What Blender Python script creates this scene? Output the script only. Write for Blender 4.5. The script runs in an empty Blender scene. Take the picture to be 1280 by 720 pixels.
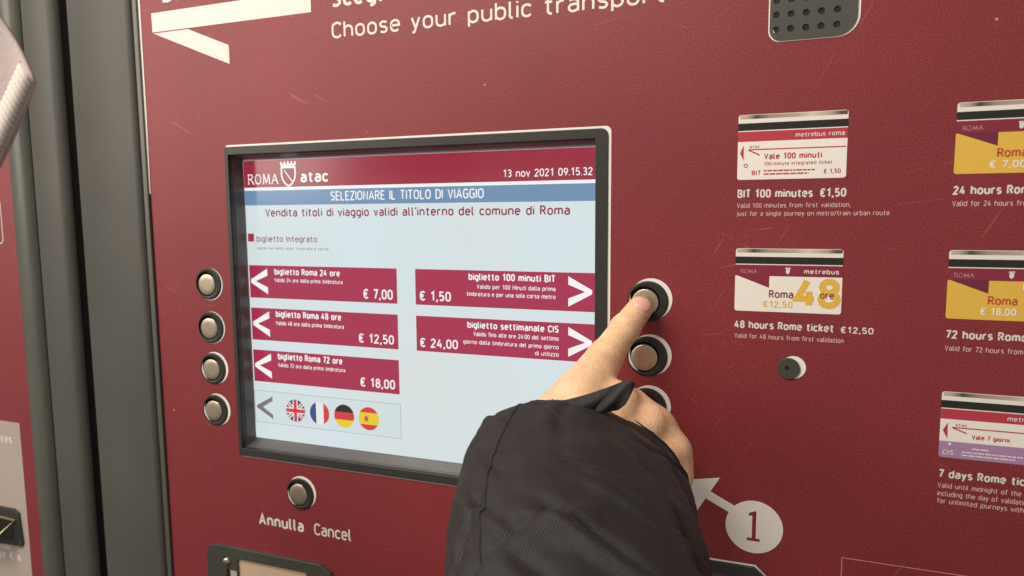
import bpy, bmesh, math, random
import numpy as np
from mathutils import Vector, Matrix
random.seed(4); rng = np.random.default_rng(4)
S = bpy.context.scene
MM = 0.001

# ------------------------------------------------------------------ camera, world, lamps, exposure
cam_d = bpy.data.cameras.new('camera'); cam = bpy.data.objects.new('camera', cam_d)
S.collection.objects.link(cam); S.camera = cam
cam_d.sensor_width = 36; cam_d.lens = 24.51; cam_d.clip_start = 0.01; cam_d.clip_end = 50
rx = Vector((0.93716162, 0.34881854, -0.00732892)); dn = Vector((0.03030821, -0.10231897, -0.99428982)); fw = Vector((-0.34757661, 0.93158813, -0.10646148))
m = Matrix.Identity(4)
for i in range(3):
    m[i][0] = rx[i]; m[i][1] = -dn[i]; m[i][2] = -fw[i]
m[1][3] = -483.3*MM
cam.matrix_world = m
cam_d.dof.use_dof = True; cam_d.dof.focus_distance = 0.47; cam_d.dof.aperture_fstop = 9.5

W = bpy.data.worlds.new('World'); S.world = W; W.use_nodes = True
W.node_tree.nodes['Background'].inputs[0].default_value = (1.0, 0.93, 0.86, 1)
W.node_tree.nodes['Background'].inputs[1].default_value = 0.33

def area(name, loc, aim, sx, sy, power, col):
    l = bpy.data.lights.new(name, 'AREA'); l.shape = 'RECTANGLE'; l.size = sx; l.size_y = sy; l.energy = power; l.color = col
    o = bpy.data.objects.new(name, l); S.collection.objects.link(o); o.location = loc
    o.rotation_euler = (Vector(aim)-Vector(loc)).to_track_quat('-Z', 'Y').to_euler(); return o
area('ceiling_lamp', (-0.62, -0.72, 0.95), (-0.25, 0, -0.1), 0.75, 0.28, 17.5, (1.0, 0.92, 0.82))
area('side_fill', (-2.1, -1.55, 0.66), (-0.4, 0, 0), 1.2, 1.2, 21, (1.0, 0.90, 0.80))  # added unseen fill standing in for bright surroundings at the left

S.view_settings.view_transform = 'Standard'; S.view_settings.look = 'None'
S.view_settings.exposure = 0.0; S.view_settings.gamma = 1.0; S.view_settings.use_curve_mapping = False
S.render.engine = 'CYCLES'; S.cycles.max_bounces = 6

# ------------------------------------------------------------------ materials
MATS = {}
def srgb(r, g, b):
    f = lambda c: (c/255/12.92) if c/255 <= .04045 else ((c/255+.055)/1.055)**2.4
    return (f(r), f(g), f(b), 1)
def mat(name, col, rough=.5, metal=0, spec=.5, emit=None, es=1.0, bump=None, vary=0, coat=0):
    M = bpy.data.materials.new(name); M.use_nodes = True; N = M.node_tree.nodes; L = M.node_tree.links
    B = N['Principled BSDF']; B.inputs['Base Color'].default_value = col
    B.inputs['Roughness'].default_value = rough; B.inputs['Metallic'].default_value = metal
    B.inputs['Specular IOR Level'].default_value = spec; B.inputs['Coat Weight'].default_value = coat
    if emit: B.inputs['Emission Color'].default_value = emit; B.inputs['Emission Strength'].default_value = es
    tc = N.new('ShaderNodeNewGeometry')
    if vary:
        n = N.new('ShaderNodeTexNoise'); n.inputs['Scale'].default_value = 14; n.inputs['Detail'].default_value = 6
        L.new(tc.outputs['Position'], n.inputs['Vector'])
        mr = N.new('ShaderNodeMapRange'); mr.inputs[1].default_value = .3; mr.inputs[2].default_value = .7
        mr.inputs[3].default_value = 1-vary; mr.inputs[4].default_value = 1+vary; L.new(n.outputs[0], mr.inputs[0])
        mx = N.new('ShaderNodeVectorMath'); mx.operation = 'SCALE'; mx.inputs[0].default_value = col[:3]
        L.new(mr.outputs[0], mx.inputs['Scale']); L.new(mx.outputs[0], B.inputs['Base Color'])
    if bump:
        n2 = N.new('ShaderNodeTexNoise'); n2.inputs['Scale'].default_value = bump[0]; n2.inputs['Detail'].default_value = 3
        L.new(tc.outputs['Position'], n2.inputs['Vector'])
        bp = N.new('ShaderNodeBump'); bp.inputs['Strength'].default_value = bump[1]; bp.inputs['Distance'].default_value = .001
        L.new(n2.outputs[0], bp.inputs['Height']); L.new(bp.outputs[0], B.inputs['Normal'])
    MATS[name] = M; return M

def red_panel():
    M = mat('red_film', (.33, .03, .05, 1), rough=.46, spec=.55); N = M.node_tree.nodes; L = M.node_tree.links; B = N['Principled BSDF']
    g = N.new('ShaderNodeNewGeometry')
    # orange-peel grain of the film: pores and specks
    n1 = N.new('ShaderNodeTexNoise'); n1.inputs['Scale'].default_value = 900; n1.inputs['Detail'].default_value = 4; n1.inputs['Roughness'].default_value = .65
    L.new(g.outputs['Position'], n1.inputs['Vector'])
    r1 = N.new('ShaderNodeValToRGB'); e = r1.color_ramp.elements
    e[0].position = .34; e[0].color = (.165, .0155, .0205, 1); e[1].position = .70; e[1].color = (.325, .038, .042, 1)
    L.new(n1.outputs[0], r1.inputs[0])
    # big faint cloudiness (worn, wiped areas)
    n2 = N.new('ShaderNodeTexNoise'); n2.inputs['Scale'].default_value = 7; n2.inputs['Detail'].default_value = 5; n2.inputs['Roughness'].default_value = .6
    L.new(g.outputs['Position'], n2.inputs['Vector'])
    r2 = N.new('ShaderNodeMapRange'); r2.inputs[1].default_value = .3; r2.inputs[2].default_value = .7; r2.inputs[3].default_value = .90; r2.inputs[4].default_value = 1.10
    L.new(n2.outputs[0], r2.inputs[0])
    sc = N.new('ShaderNodeVectorMath'); sc.operation = 'SCALE'; L.new(r1.outputs[0], sc.inputs[0]); L.new(r2.outputs[0], sc.inputs['Scale'])
    # hairline scratches: stretched, distorted waves masked by clouds
    last = sc.outputs[0]
    for k, (rot, scl, lo) in enumerate((((0, .5, 0), (260, 1, 9), .688), ((0, -1.1, 0), (210, 1, 13), .69), ((0, 1.4, 0), (330, 1, 11), .69))):
        mp = N.new('ShaderNodeMapping'); mp.vector_type = 'TEXTURE'; mp.inputs['Rotation'].default_value = rot; mp.inputs['Scale'].default_value = tuple(1/q for q in scl)
        L.new(g.outputs['Position'], mp.inputs['Vector'])
        ns = N.new('ShaderNodeTexNoise'); ns.inputs['Scale'].default_value = 1.6; ns.inputs['Detail'].default_value = 2; ns.inputs['Distortion'].default_value = .5
        L.new(mp.outputs[0], ns.inputs['Vector'])
        a = N.new('ShaderNodeMapRange'); a.inputs[1].default_value = lo; a.inputs[2].default_value = lo+.03; a.inputs[3].default_value = 0; a.inputs[4].default_value = .4
        L.new(ns.outputs[0], a.inputs[0])
        nm = N.new('ShaderNodeTexNoise'); nm.inputs['Scale'].default_value = 11+k*4; L.new(g.outputs['Position'], nm.inputs['Vector'])
        bm_ = N.new('ShaderNodeMapRange'); bm_.inputs[1].default_value = .52; bm_.inputs[2].default_value = .62; L.new(nm.outputs[0], bm_.inputs[0])
        mu = N.new('ShaderNodeMath'); mu.operation = 'MULTIPLY'; L.new(a.outputs[0], mu.inputs[0]); L.new(bm_.outputs[0], mu.inputs[1])
        mx = N.new('ShaderNodeMix'); mx.data_type = 'RGBA'; L.new(mu.outputs[0], mx.inputs[0]); L.new(last, mx.inputs[6]); mx.inputs[7].default_value = (.48, .15, .15, 1)
        last = mx.outputs[2]
    # tiny chips
    vo = N.new('ShaderNodeTexVoronoi'); vo.inputs['Scale'].default_value = 60; L.new(g.outputs['Position'], vo.inputs['Vector'])
    ch = N.new('ShaderNodeMapRange'); ch.inputs[1].default_value = .065; ch.inputs[2].default_value = .03; ch.inputs[3].default_value = 0; ch.inputs[4].default_value = 1; L.new(vo.outputs['Distance'], ch.inputs[0])
    vc = N.new('ShaderNodeMapRange'); vc.inputs[1].default_value = .955; vc.inputs[2].default_value = .96; sep = N.new('ShaderNodeSeparateColor'); L.new(vo.outputs['Color'], sep.inputs[0]); L.new(sep.outputs[0], vc.inputs[0])
    mu = N.new('ShaderNodeMath'); mu.operation = 'MULTIPLY'; L.new(ch.outputs[0], mu.inputs[0]); L.new(vc.outputs[0], mu.inputs[1])
    mx = N.new('ShaderNodeMix'); mx.data_type = 'RGBA'; L.new(mu.outputs[0], mx.inputs[0]); L.new(last, mx.inputs[6]); mx.inputs[7].default_value = (.65, .35, .3, 1)
    L.new(mx.outputs[2], B.inputs['Base Color'])
    bp = N.new('ShaderNodeBump'); bp.inputs['Strength'].default_value = .33; bp.inputs['Distance'].default_value = .0006
    L.new(n1.outputs[0], bp.inputs['Height']); L.new(bp.outputs[0], B.inputs['Normal'])
red_panel()
mat('print_white', (.80, .74, .68, 1), .5, bump=(900, .2))
mat('print_pale', (.72, .45, .42, 1), .5)
mat('print_pink', (.62, .30, .30, 1), .5)
mat('film_cut_edge', (.92, .86, .80, 1), .4)
mat('grey_metal', (.080, .077, .066, 1), .5, 0, .45, bump=(350, .10), vary=.07)
mat('rim_metal', (.095, .095, .078, 1), .38, .1, .6, vary=.08)
mat('dark_gap', (.004, .0035, .003, 1), .95, spec=.05)  # near-black that paints the shade inside the gaps
mat('bezel_plastic', (.036, .034, .030, 1), .42, bump=(700, .15), vary=.1)
mat('recess_plastic', (.10, .09, .085, 1), .35, vary=.25)
mat('collar_plastic', (.026, .025, .022, 1), .38, bump=(900, .12), vary=.12)
mat('cap_metal', (.62, .52, .40, 1), .34, .9, bump=(1500, .08), vary=.06)
mat('black_hole', (.004, .004, .004, 1), .7)
mat('slot_metal', (.075, .075, .062, 1), .38, .2, bump=(300, .25), vary=.15)
mat('grille_metal', (.085, .08, .07, 1), .42, .1, bump=(800, .15), vary=.1)
mat('cream_plate', (.62, .46, .32, 1), .4, vary=.05)
mat('bolt_metal', (.5, .46, .42, 1), .3, .9)
mat('brass', (.75, .62, .36, 1), .25, .9)
mat('pale_sticker', (.48, .40, .345, 1), .45, vary=.04)
mat('wall_dark', (.02, .018, .016, 1), .9)
mat('floor_dark', (.05, .045, .04, 1), .8)
# card prints
mat('card_cream', (.92, .86, .78, 1), .4); mat('card_white', (.88, .82, .74, 1), .35); mat('card_black', (.022, .020, .016, 1), .35)
mat('card_red', (.50, .045, .07, 1), .45); mat('card_maroon', (.25, .022, .05, 1), .45); mat('card_wedge', (.17, .02, .05, 1), .45)
mat('card_yellow', (.80, .50, .075, 1), .45); mat('card_violet', (.42, .24, .42, 1), .45); mat('card_text_orange', (.55, .07, .03, 1), .5)
def foil():
    M = mat('card_foil', (.7, .6, .5, 1), .35); N = M.node_tree.nodes; L = M.node_tree.links
    g = N.new('ShaderNodeTexCoord'); sx = N.new('ShaderNodeSeparateXYZ'); L.new(g.outputs['Object'], sx.inputs[0])
    r = N.new('ShaderNodeValToRGB'); L.new(sx.outputs[0], r.inputs[0]); e = r.color_ramp.elements
    mr = N.new('ShaderNodeMapRange'); mr.inputs[1].default_value = 0; mr.inputs[2].default_value = .0645; L.new(sx.outputs[0], mr.inputs[0]); L.new(mr.outputs[0], r.inputs[0])
    e[0].position = 0; e[0].color = (.6, .5, .42, 1); e[1].position = 1; e[1].color = (.08, .07, .06, 1)
    for p, c in ((.09, (.45, .38, .3, 1)), (.17, (.06, .055, .045, 1)), (.30, (.35, .28, .22, 1)), (.55, (.5, .38, .32, 1)), (.68, (.75, .62, .5, 1)), (.86, (.45, .35, .3, 1)), (.93, (.12, .1, .08, 1))):
        q = e.new(p); q.color = c
    L.new(r.outputs[0], N['Principled BSDF'].inputs['Base Color'])
foil()
# what the display gives off
def scr(name, c, es=1.0, fade=True):
    M = mat(name, (.02, .02, .02, 1), .16, spec=.6, emit=c, es=es)
    return M
scr('sc_back', srgb(208, 228, 228), .93)
scr('sc_white', (.92, .93, .92, 1), .95); scr('sc_band', srgb(176, 42, 80), .85); scr('sc_head', srgb(168, 46, 68), .8); scr('sc_blue', srgb(112, 146, 182), .92)
scr('sc_maroon_text', srgb(146, 38, 66), .85); scr('sc_grey', srgb(128, 122, 122), .9); scr('sc_line', srgb(176, 182, 182), .9); scr('sc_box', srgb(214, 226, 228), .93)
scr('sc_fblue', srgb(48, 78, 130), .9); scr('sc_fred', srgb(214, 58, 66), .9); scr('sc_fblack', srgb(30, 26, 28), .9); scr('sc_fyel', srgb(238, 208, 40), .9); scr('sc_fwhite', srgb(236, 232, 232), .95); scr('sc_emblem', srgb(190, 120, 60), .9)
def screen_field():
    M = MATS['sc_back']; N = M.node_tree.nodes; L = M.node_tree.links; B = N['Principled BSDF']
    tc = N.new('ShaderNodeTexCoord'); n = N.new('ShaderNodeTexNoise'); n.inputs['Scale'].default_value = 5; n.inputs['Detail'].default_value = 3
    mp = N.new('ShaderNodeMapping'); mp.inputs['Scale'].default_value = (1.5, 1, 1); L.new(tc.outputs['Object'], mp.inputs[0]); L.new(mp.outputs[0], n.inputs['Vector'])
    w = N.new('ShaderNodeTexWave'); w.inputs['Scale'].default_value = 55; w.inputs['Distortion'].default_value = .6; L.new(tc.outputs['Object'], w.inputs['Vector'])
    r = N.new('ShaderNodeValToRGB'); e = r.color_ramp.elements; e[0].position = .3; e[0].color = srgb(219, 227, 226); e[1].position = .7; e[1].color = srgb(216, 231, 237)
    L.new(n.outputs[0], r.inputs[0])
    mr = N.new('ShaderNodeMapRange'); mr.inputs[3].default_value = .996; mr.inputs[4].default_value = 1.003; L.new(w.outputs[0], mr.inputs[0])
    sc = N.new('ShaderNodeVectorMath'); sc.operation = 'SCALE'; L.new(r.outputs[0], sc.inputs[0]); L.new(mr.outputs[0], sc.inputs['Scale']); L.new(sc.outputs[0], B.inputs['Emission Color'])
screen_field()

# ------------------------------------------------------------------ object helpers (all lengths in millimetres)
WORLD = {}
def link(name, mesh, parent=None, at=(0, 0, 0), **kw):
    o = bpy.data.objects.new(name, mesh); S.collection.objects.link(o)
    WORLD[o.name] = Vector(at)
    base = WORLD[parent.name] if parent else Vector((0, 0, 0))
    o.parent = parent; o.location = (Vector(at)-base)*MM
    for k, v in kw.items(): o[k] = v
    return o
def finish(me, material, smooth=False):
    me.materials.clear(); me.materials.append(MATS[material])
    for p in me.polygons: p.use_smooth = smooth; p.material_index = 0
    return me
def curve_mesh(splines, thick, bevel=0, res=1):
    c = bpy.data.curves.new('c', 'CURVE'); c.dimensions = '2D'; c.fill_mode = 'BOTH' if thick else 'FRONT'; c.extrude = max(thick/2-bevel, 0)*MM
    if bevel: c.bevel_depth = bevel*MM; c.bevel_resolution = 2; c.offset = -bevel*MM
    for pts in splines:
        s = c.splines.new('POLY'); s.points.add(len(pts)-1); s.use_cyclic_u = True
        for q, (x, y) in zip(s.points, pts): q.co = (x*MM, y*MM, 0, 1)
    o = bpy.data.objects.new('c', c); me = bpy.data.meshes.new_from_object(o); bpy.data.objects.remove(o); return me
def up(me, y0=0):           # lay a drawing made in XY onto the upright plane; y0 = mm in front of the origin
    me.transform(Matrix(((1, 0, 0, 0), (0, 0, -1, -y0*MM), (0, 1, 0, 0), (0, 0, 0, 1)))); return me
def plate(name, splines, front, back, material, parent, at=(0, 0, 0), bevel=0, smooth=False, **kw):
    """upright plate between 'back' and 'front' mm proud of the origin plane"""
    t = front-back; me = up(curve_mesh(splines, t, bevel), (front+back)/2); me.name = name
    return link(name, finish(me, material, smooth), parent, at, **kw)
def rect(x0, z0, x1, z1): return [(x0, z0), (x1, z0), (x1, z1), (x0, z1)]
def rrect(x0, z0, x1, z1, r, n=6):
    rs = r if isinstance(r, (tuple, list)) else (r,)*4; out = []        # BL BR TR TL
    for k, (cx, cz) in enumerate(((x0+rs[0], z0+rs[0]), (x1-rs[1], z0+rs[1]), (x1-rs[2], z1-rs[2]), (x0+rs[3], z1-rs[3]))):
        for i in range(n+1):
            a = math.pi+k*math.pi/2+i/n*math.pi/2; out.append((cx+rs[k]*math.cos(a), cz+rs[k]*math.sin(a)))
    return out
def circ(cx, cz, r, n=40, ry=None): return [(cx+r*math.cos(2*math.pi*i/n), cz+(ry or r)*math.sin(2*math.pi*i/n)) for i in range(n)]
def flat(name, pts, proud, material, parent, at=(0, 0, 0), **kw):      # a printed shape: one flat face
    me = bpy.data.meshes.new(name); me.from_pydata([(x*MM, -proud*MM, z*MM) for x, z in pts], [], [list(range(len(pts)))]); me.update()
    return link(name, finish(me, material), parent, at, **kw)
def flats(name, polys, proud, material, parent, at=(0, 0, 0), **kw):
    v = []; f = []
    for pts in polys: f.append(list(range(len(v), len(v)+len(pts)))); v += [(x*MM, -proud*MM, z*MM) for x, z in pts]
    me = bpy.data.meshes.new(name); me.from_pydata(v, [], f); me.update(); return link(name, finish(me, material), parent, at, **kw)
def lathe(profile, n=40):   # revolve (r, proud) round the button axis
    v = []; f = []
    for r, h in profile:
        for i in range(n): a = 2*math.pi*i/n; v.append((r*math.cos(a)*MM, -h*MM, r*math.sin(a)*MM))
    for k in range(len(profile)-1):
        for i in range(n): j = (i+1) % n; f.append((k*n+i, k*n+j, (k+1)*n+j, (k+1)*n+i))
    if profile[-1][0] < .01: pass
    me = bpy.data.meshes.new('lathe'); me.from_pydata(v, [], f); bm = bmesh.new(); bm.from_mesh(me)
    bmesh.ops.remove_doubles(bm, verts=bm.verts, dist=1e-6); bmesh.ops.recalc_face_normals(bm, faces=bm.faces); bm.to_mesh(me); bm.free(); return me
# stroke lettering: every glyph is a set of centre lines, drawn with a pen of even width (cap height 1, x height .72)
def AR(cx, cy, rx_, ry, a0, a1, n=5): return [(cx+rx_*math.cos(math.radians(a0+(a1-a0)*i/n)), cy+ry*math.sin(math.radians(a0+(a1-a0)*i/n))) for i in range(n+1)]
def _glyphs():
    X = .72; w = .44; h = w/2; q = .25
    top = AR(h, X-q, h, q, 180, 90)+AR(h, X-q, h, q, 90, 0)[1:]; bot = AR(h, q, h, q, 0, -90)+AR(h, q, h, q, -90, -180)[1:]
    o = top+bot+[(0, X-q)]; g = {}
    bowl_r = AR(h, X-q, h, q, 165, 0)+AR(h, q, h, q, 0, -165); bowl_l = [(w-x, y) for x, y in bowl_r]; arch = AR(h, X-q, h, q, 165, 0)+[(w, 0)]
    st = [(0, 0), (0, X)]; g['o'] = ([o], w)
    g['a'] = ([[(.03, X-.05)]+AR(.22, X-.22, .20, .22, 110, 0)+[(.42, 0)], [(.42, .43), (.18, .42)]+AR(.18, .21, .18, .21, 90, 270)+AR(.2, .22, .22, .22, -90, -10)], .42)
    g['b'] = ([[(0, 1.02), (0, 0)], bowl_r], w); g['p'] = ([[(0, X), (0, -.26)], bowl_r], w); g['d'] = ([[(w, 1.02), (w, 0)], bowl_l], w); g['q'] = ([[(w, X), (w, -.26)], bowl_l], w)
    g['c'] = ([AR(.22, X-q, .22, q, 35, 180)+AR(.22, q, .22, q, 180, 325)], .38)
    g['e'] = ([[(.01, .38), (w, .38), (w, X-q)]+AR(h, X-q, h, q, 0, 180)[1:]+AR(h, q, h, q, 180, 320)], w)
    g['f'] = ([AR(.30, .84, .17, .18, 75, 180)+[(.13, 0)], [(0, X), (.33, X)]], .32)
    g['g'] = ([bowl_l, [(w, X), (w, -.06)]+AR(w-.2, -.06, .2, .2, 0, -110)], w)
    g['h'] = ([[(0, 1.02), (0, 0)], arch], w); g['n'] = ([st, arch], w); g['i'] = ([st, [(0, .90), (0, 1.0)]], 0); g['j'] = ([[(.06, X), (.06, -.1)]+AR(-.08, -.1, .14, .16, 0, -90), [(.06, .90), (.06, 1.0)]], .06)
    g['k'] = ([[(0, 1.02), (0, 0)], [(.36, X), (.03, .34)], [(.12, .42), (.38, 0)]], .38); g['l'] = ([[(0, 1.02), (0, .14)]+AR(.14, .14, .14, .14, 180, 270)], .13)
    a1 = AR(.18, X-.22, .18, .22, 165, 0)+[(.36, 0)]; g['m'] = ([st, a1, [(x+.36, y) for x, y in a1]], .72)
    g['r'] = ([st, AR(.24, X-.26, .24, .26, 165, 75)], .29)
    g['s'] = ([[(.36, X-.06)]+AR(.18, X-.18, .17, .18, 75, 235)+[(.22, .36)]+AR(.18, .18, .19, .18, 55, -90)+[(.02, .05)]], .37)
    g['t'] = ([[(.13, .94), (.13, .16)]+AR(.29, .16, .16, .16, 180, 280), [(0, X), (.33, X)]], .33)
    g['u'] = ([[(0, X), (0, q)]+AR(h, q, h, q, 180, 345), [(w, X), (w, 0)]], w); g['v'] = ([[(0, X), (.2, 0), (.4, X)]], .4); g['w'] = ([[(0, X), (.16, 0), (.32, X*.9), (.48, 0), (.64, X)]], .64)
    g['x'] = ([[(0, X), (.38, 0)], [(0, 0), (.38, X)]], .38); g['y'] = ([[(0, X), (.2, .02)], [(.4, X), (.13, -.22), (.02, -.25)]], .4); g['z'] = ([[(.01, X), (.36, X), (0, 0), (.37, 0)]], .37)
    W_ = .5; H = .25; Q = .3
    g['C'] = ([AR(.26, 1-Q, .26, Q, 30, 180)+AR(.26, Q, .26, Q, 180, 330)], .46); g['O'] = ([AR(.26, 1-Q, .26, Q, 180, 0)+AR(.26, Q, .26, Q, 0, -180)+[(0, 1-Q)]], .52)
    g['S'] = ([[(.43, .93)]+AR(.22, .76, .21, .24, 70, 230)+[(.27, .5)]+AR(.22, .25, .23, .25, 50, -90)+[(.02, .06)]], .45)
    g['A'] = ([[(0, 0), (.27, 1), (.54, 0)], [(.10, .32), (.44, .32)]], .54); g['B'] = ([[(0, 0), (0, 1), (.22, 1)]+AR(.22, .76, .2, .24, 90, -90)+[(0, .52)], [(.22, .52)]+AR(.24, .26, .22, .26, 90, -90)+[(0, 0)]], .46)
    g['D'] = ([[(0, 0), (0, 1), (.2, 1)]+AR(.2, .7, .28, .3, 90, 0)+AR(.2, .3, .28, .3, 0, -90)+[(0, 0)]], .48); g['E'] = ([[(.4, 1), (0, 1), (0, 0), (.42, 0)], [(0, .52), (.36, .52)]], .4)
    g['G'] = ([AR(.26, 1-Q, .26, Q, 35, 180)+AR(.26, Q, .26, Q, 180, 300)+[(.47, .12), (.47, .48), (.28, .48)]], .48); g['I'] = ([[(0, 0), (0, 1)]], 0); g['L'] = ([[(0, 1), (0, 0), (.38, 0)]], .38)
    g['M'] = ([[(0, 0), (0, 1), (.29, .3), (.58, 1), (.58, 0)]], .58); g['N'] = ([[(0, 0), (0, 1), (.46, 0), (.46, 1)]], .46); g['R'] = ([[(0, 0), (0, 1), (.24, 1)]+AR(.24, .75, .2, .25, 90, -90)+[(0, .5)], [(.24, .5), (.46, 0)]], .46)
    g['T'] = ([[(0, 1), (.46, 1)], [(.23, 1), (.23, 0)]], .46); g['V'] = ([[(0, 1), (.25, 0), (.5, 1)]], .5); g['Z'] = ([[(.01, 1), (.43, 1), (0, 0), (.44, 0)]], .44)
    g['0'] = ([AR(.22, .72, .22, .28, 180, 0)+AR(.22, .28, .22, .28, 0, -180)+[(0, .72)]], .44); g['1'] = ([[(.04, .80), (.25, 1), (.25, 0)]], .36)
    g['2'] = ([[(.02, .80)]+AR(.21, .76, .20, .24, 160, -20)+[(.0, 0), (.43, 0)]], .43); g['3'] = ([[(.02, .92)]+AR(.21, .77, .19, .23, 120, -90)+[(.14, .54)], AR(.21, .27, .22, .27, 90, -140)], .43)
    g['4'] = ([[(.27, 1), (0, .27), (.46, .27)], [(.33, .56), (.33, 0)]], .46); g['5'] = ([[(.39, 1), (.05, 1), (.03, .56)]+AR(.2, .31, .23, .31, 110, -140)], .43); g['6'] = ([AR(.22, .3, .22, .3, 130, 490)[::-1], [(.02, .34), (.08, .6), (.28, 1)]], .44)
    g['7'] = ([[(0, 1), (.42, 1), (.14, 0)]], .42); g['8'] = ([AR(.22, .765, .19, .235, 270, -90, 12), AR(.22, .265, .22, .265, 90, 450, 12)], .44); g['9'] = ([AR(.22, .7, .22, .3, 0, 360, 12), [(.42, .66), (.36, .4), (.16, 0)]], .44)
    g['\u20ac'] = ([AR(.32, .66, .25, .34, 40, 180)+AR(.32, .34, .25, .34, 180, 320), [(0, .60), (.40, .60)], [(0, .41), (.38, .41)]], .52)
    g[','] = ([[(.06, .09), (-.03, -.2)]], .06); g['.'] = ([[(.0, -.03), (.0, .07)]], 0); g[':'] = ([[(.0, .0), (.0, .09)], [(0, .58), (0, .68)]], 0); g["'"] = ([[(0, 1.02), (0, .78)]], 0); g['-'] = ([[(0, .38), (.24, .38)]], .24); g['/'] = ([[(0, -.05), (.3, 1.05)]], .3)
    return g
GLY = _glyphs()
def text(body, x, z, w, h, material, bold, proud, parent, name='lettering', at=(0, 0, 0), **kw):
    t = h*(.134+.050*bold if bold <= 1 else .177+.085*(bold-1)); gap = t/h+(.10 if bold <= 1.2 else -.01); tot = 0; lay = []
    for c in body:
        if c == ' ': tot += .46; continue
        g, gw = GLY[c]; lay.append((g, tot)); tot += gw+gap
    sx = (w-t)/(tot-gap); v = []; f = []; kk = 0
    for g, gx in lay:
        for st in g:
            kk = (kk+1) % 5; pr = proud+.006*kk
            P_ = [((x+t/2+(px+gx)*sx), z+t/2+py*(h-t)) for px, py in st]
            P_ = [p for i, p in enumerate(P_) if i == 0 or math.dist(p, P_[i-1]) > h*.012]
            if len(P_) < 2: continue
            closed = math.dist(P_[0], P_[-1]) < h*.02
            if closed: P_ = P_[:-1]
            n = len(P_); b0 = len(v)
            for i in range(n):
                p = Vector(P_[i]); a = Vector(P_[i-1]) if (i or closed) else None; c2 = Vector(P_[(i+1) % n]) if (i < n-1 or closed) else None
                d1 = (p-a).normalized() if a is not None else (c2-p).normalized(); d2 = (c2-p).normalized() if c2 is not None else d1
                nn = Vector((-d1.y-d2.y, d1.x+d2.x)); nn = nn.normalized() if nn.length > 1e-4 else Vector((-d1.y, d1.x)); k = 1/max(nn.dot(Vector((-d1.y, d1.x))), .45)
                e = Vector((0, 0))
                if a is None: e = -d2*t*.04
                v += [((p.x+e.x+nn.x*t/2*k)*MM, -pr*MM, (p.y+e.y+nn.y*t/2*k)*MM), ((p.x+e.x-nn.x*t/2*k)*MM, -pr*MM, (p.y+e.y-nn.y*t/2*k)*MM)]
            for i in range(n if closed else n-1): j = (i+1) % n; f.append((b0+2*i, b0+2*j, b0+2*j+1, b0+2*i+1))
    me = bpy.data.meshes.new('lettering'); me.from_pydata(v, [], f); me.update(); return link(name, finish(me, material), parent, at, **kw)

# ------------------------------------------------------------------ setting behind and below
b = link('wall', None); bpy.data.objects.remove(b)
def box(name, x0, x1, y0, y1, z0, z1, material, parent=None, bevel=0, **kw):
    bm = bmesh.new(); bmesh.ops.create_cube(bm, size=1)
    for v in bm.verts: v.co = ((x0 if v.co.x < 0 else x1)*MM, (y0 if v.co.y < 0 else y1)*MM, (z0 if v.co.z < 0 else z1)*MM)
    if bevel: bmesh.ops.bevel(bm, geom=bm.edges[:], offset=bevel*MM, segments=3, affect='EDGES', profile=.5)
    me = bpy.data.meshes.new(name); bm.to_mesh(me); bm.free(); return link(name, finish(me, material), parent, **kw)
box('wall', -1600, 900, 60, 90, -1250, 1250, 'wall_dark', kind='structure')
box('floor', -2600, 1600, -2600, 88, -1290, -1252, 'floor_dark', kind='structure')

# ------------------------------------------------------------------ the ticket machine
TM = link('ticket_machine', None, at=(0, 40, -1250), label='dark red ticket vending machine with a lit screen and round buttons', category='ticket machine')
SX0, SX1, SZ0, SZ1 = -442.5, -108.2, -214.2, 58.2       # display bezel, outer
ox0, ox1, oz0, oz1 = -438.6, -117.2, -207, 51.4          # display opening
EX, EZ = -2.5, -.5
BUTTONS = [(-467.5, z, b1, b2, 'push button left of the screen', 0) for z, b1, b2 in zip((-60.0, -99.3, -136.8, -175.0), (.9, 1.0, 2.3, 2.4), (-.4, -.1, .8, .8))]
BUTTONS += [(-79.6, z, b1, b2, 'push button right of the screen', p_) for z, b1, b2, p_ in zip((-61.4, -100.3, -137.0, -175.5), (2.2, 2.4, 2.4, 2.2), (1.6, 1.2, 1.6, 1.4), (1.0, 0, 0, 0))]
BUTTONS += [(-378.5, -241.6, 1.9, 1.6, 'cancel button under the screen', 0)]
panel = plate('front_panel', [rect(-529, -480, 330, 300), rect(ox0-1.5, oz0-1.5, ox1+1.5, oz1+1.5)]+[circ(q[0]+EX, q[1]+EZ, 11.1, 32) for q in BUTTONS], 0, -4, 'red_film', TM)
box('cabinet', -529, 330, 24, 56, -1240, 300, 'grey_metal', TM)
box('lower_door', -529, 330, 0, 23.5, -1240, -481.5, 'grey_metal', TM)
# edge frame: narrow rim next to the panel, groove, wide grey frame with a rounded far edge
box('edge_rim', -535.6, -530.2, -2.2, 24, -1240, 300, 'rim_metal', TM, bevel=.8)
flat('cut_edge', [(-530.2, 20), (-529.1, 20), (-528.2, 90), (-527.9, 300), (-530.2, 300)], .25, 'film_cut_edge', panel)
def extrude_profile(name, prof, z0, z1, material, parent, **kw):      # prof: (x, y) outline, upright extrusion
    n = len(prof); v = [(x*MM, y*MM, z*MM) for z in (z0, z1) for x, y in prof]
    f = [(i, (i+1) % n, n+(i+1) % n, n+i) for i in range(n)]+[list(range(n))[::-1], list(range(n, 2*n))]
    me = bpy.data.meshes.new(name); me.from_pydata(v, [], f); bm = bmesh.new(); bm.from_mesh(me); bmesh.ops.recalc_face_normals(bm, faces=bm.faces); bm.to_mesh(me); bm.free()
    finish(me, material, True); o = link(name, me, parent, **kw)
    me.set_sharp_from_angle(angle=math.radians(50)); return o
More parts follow.
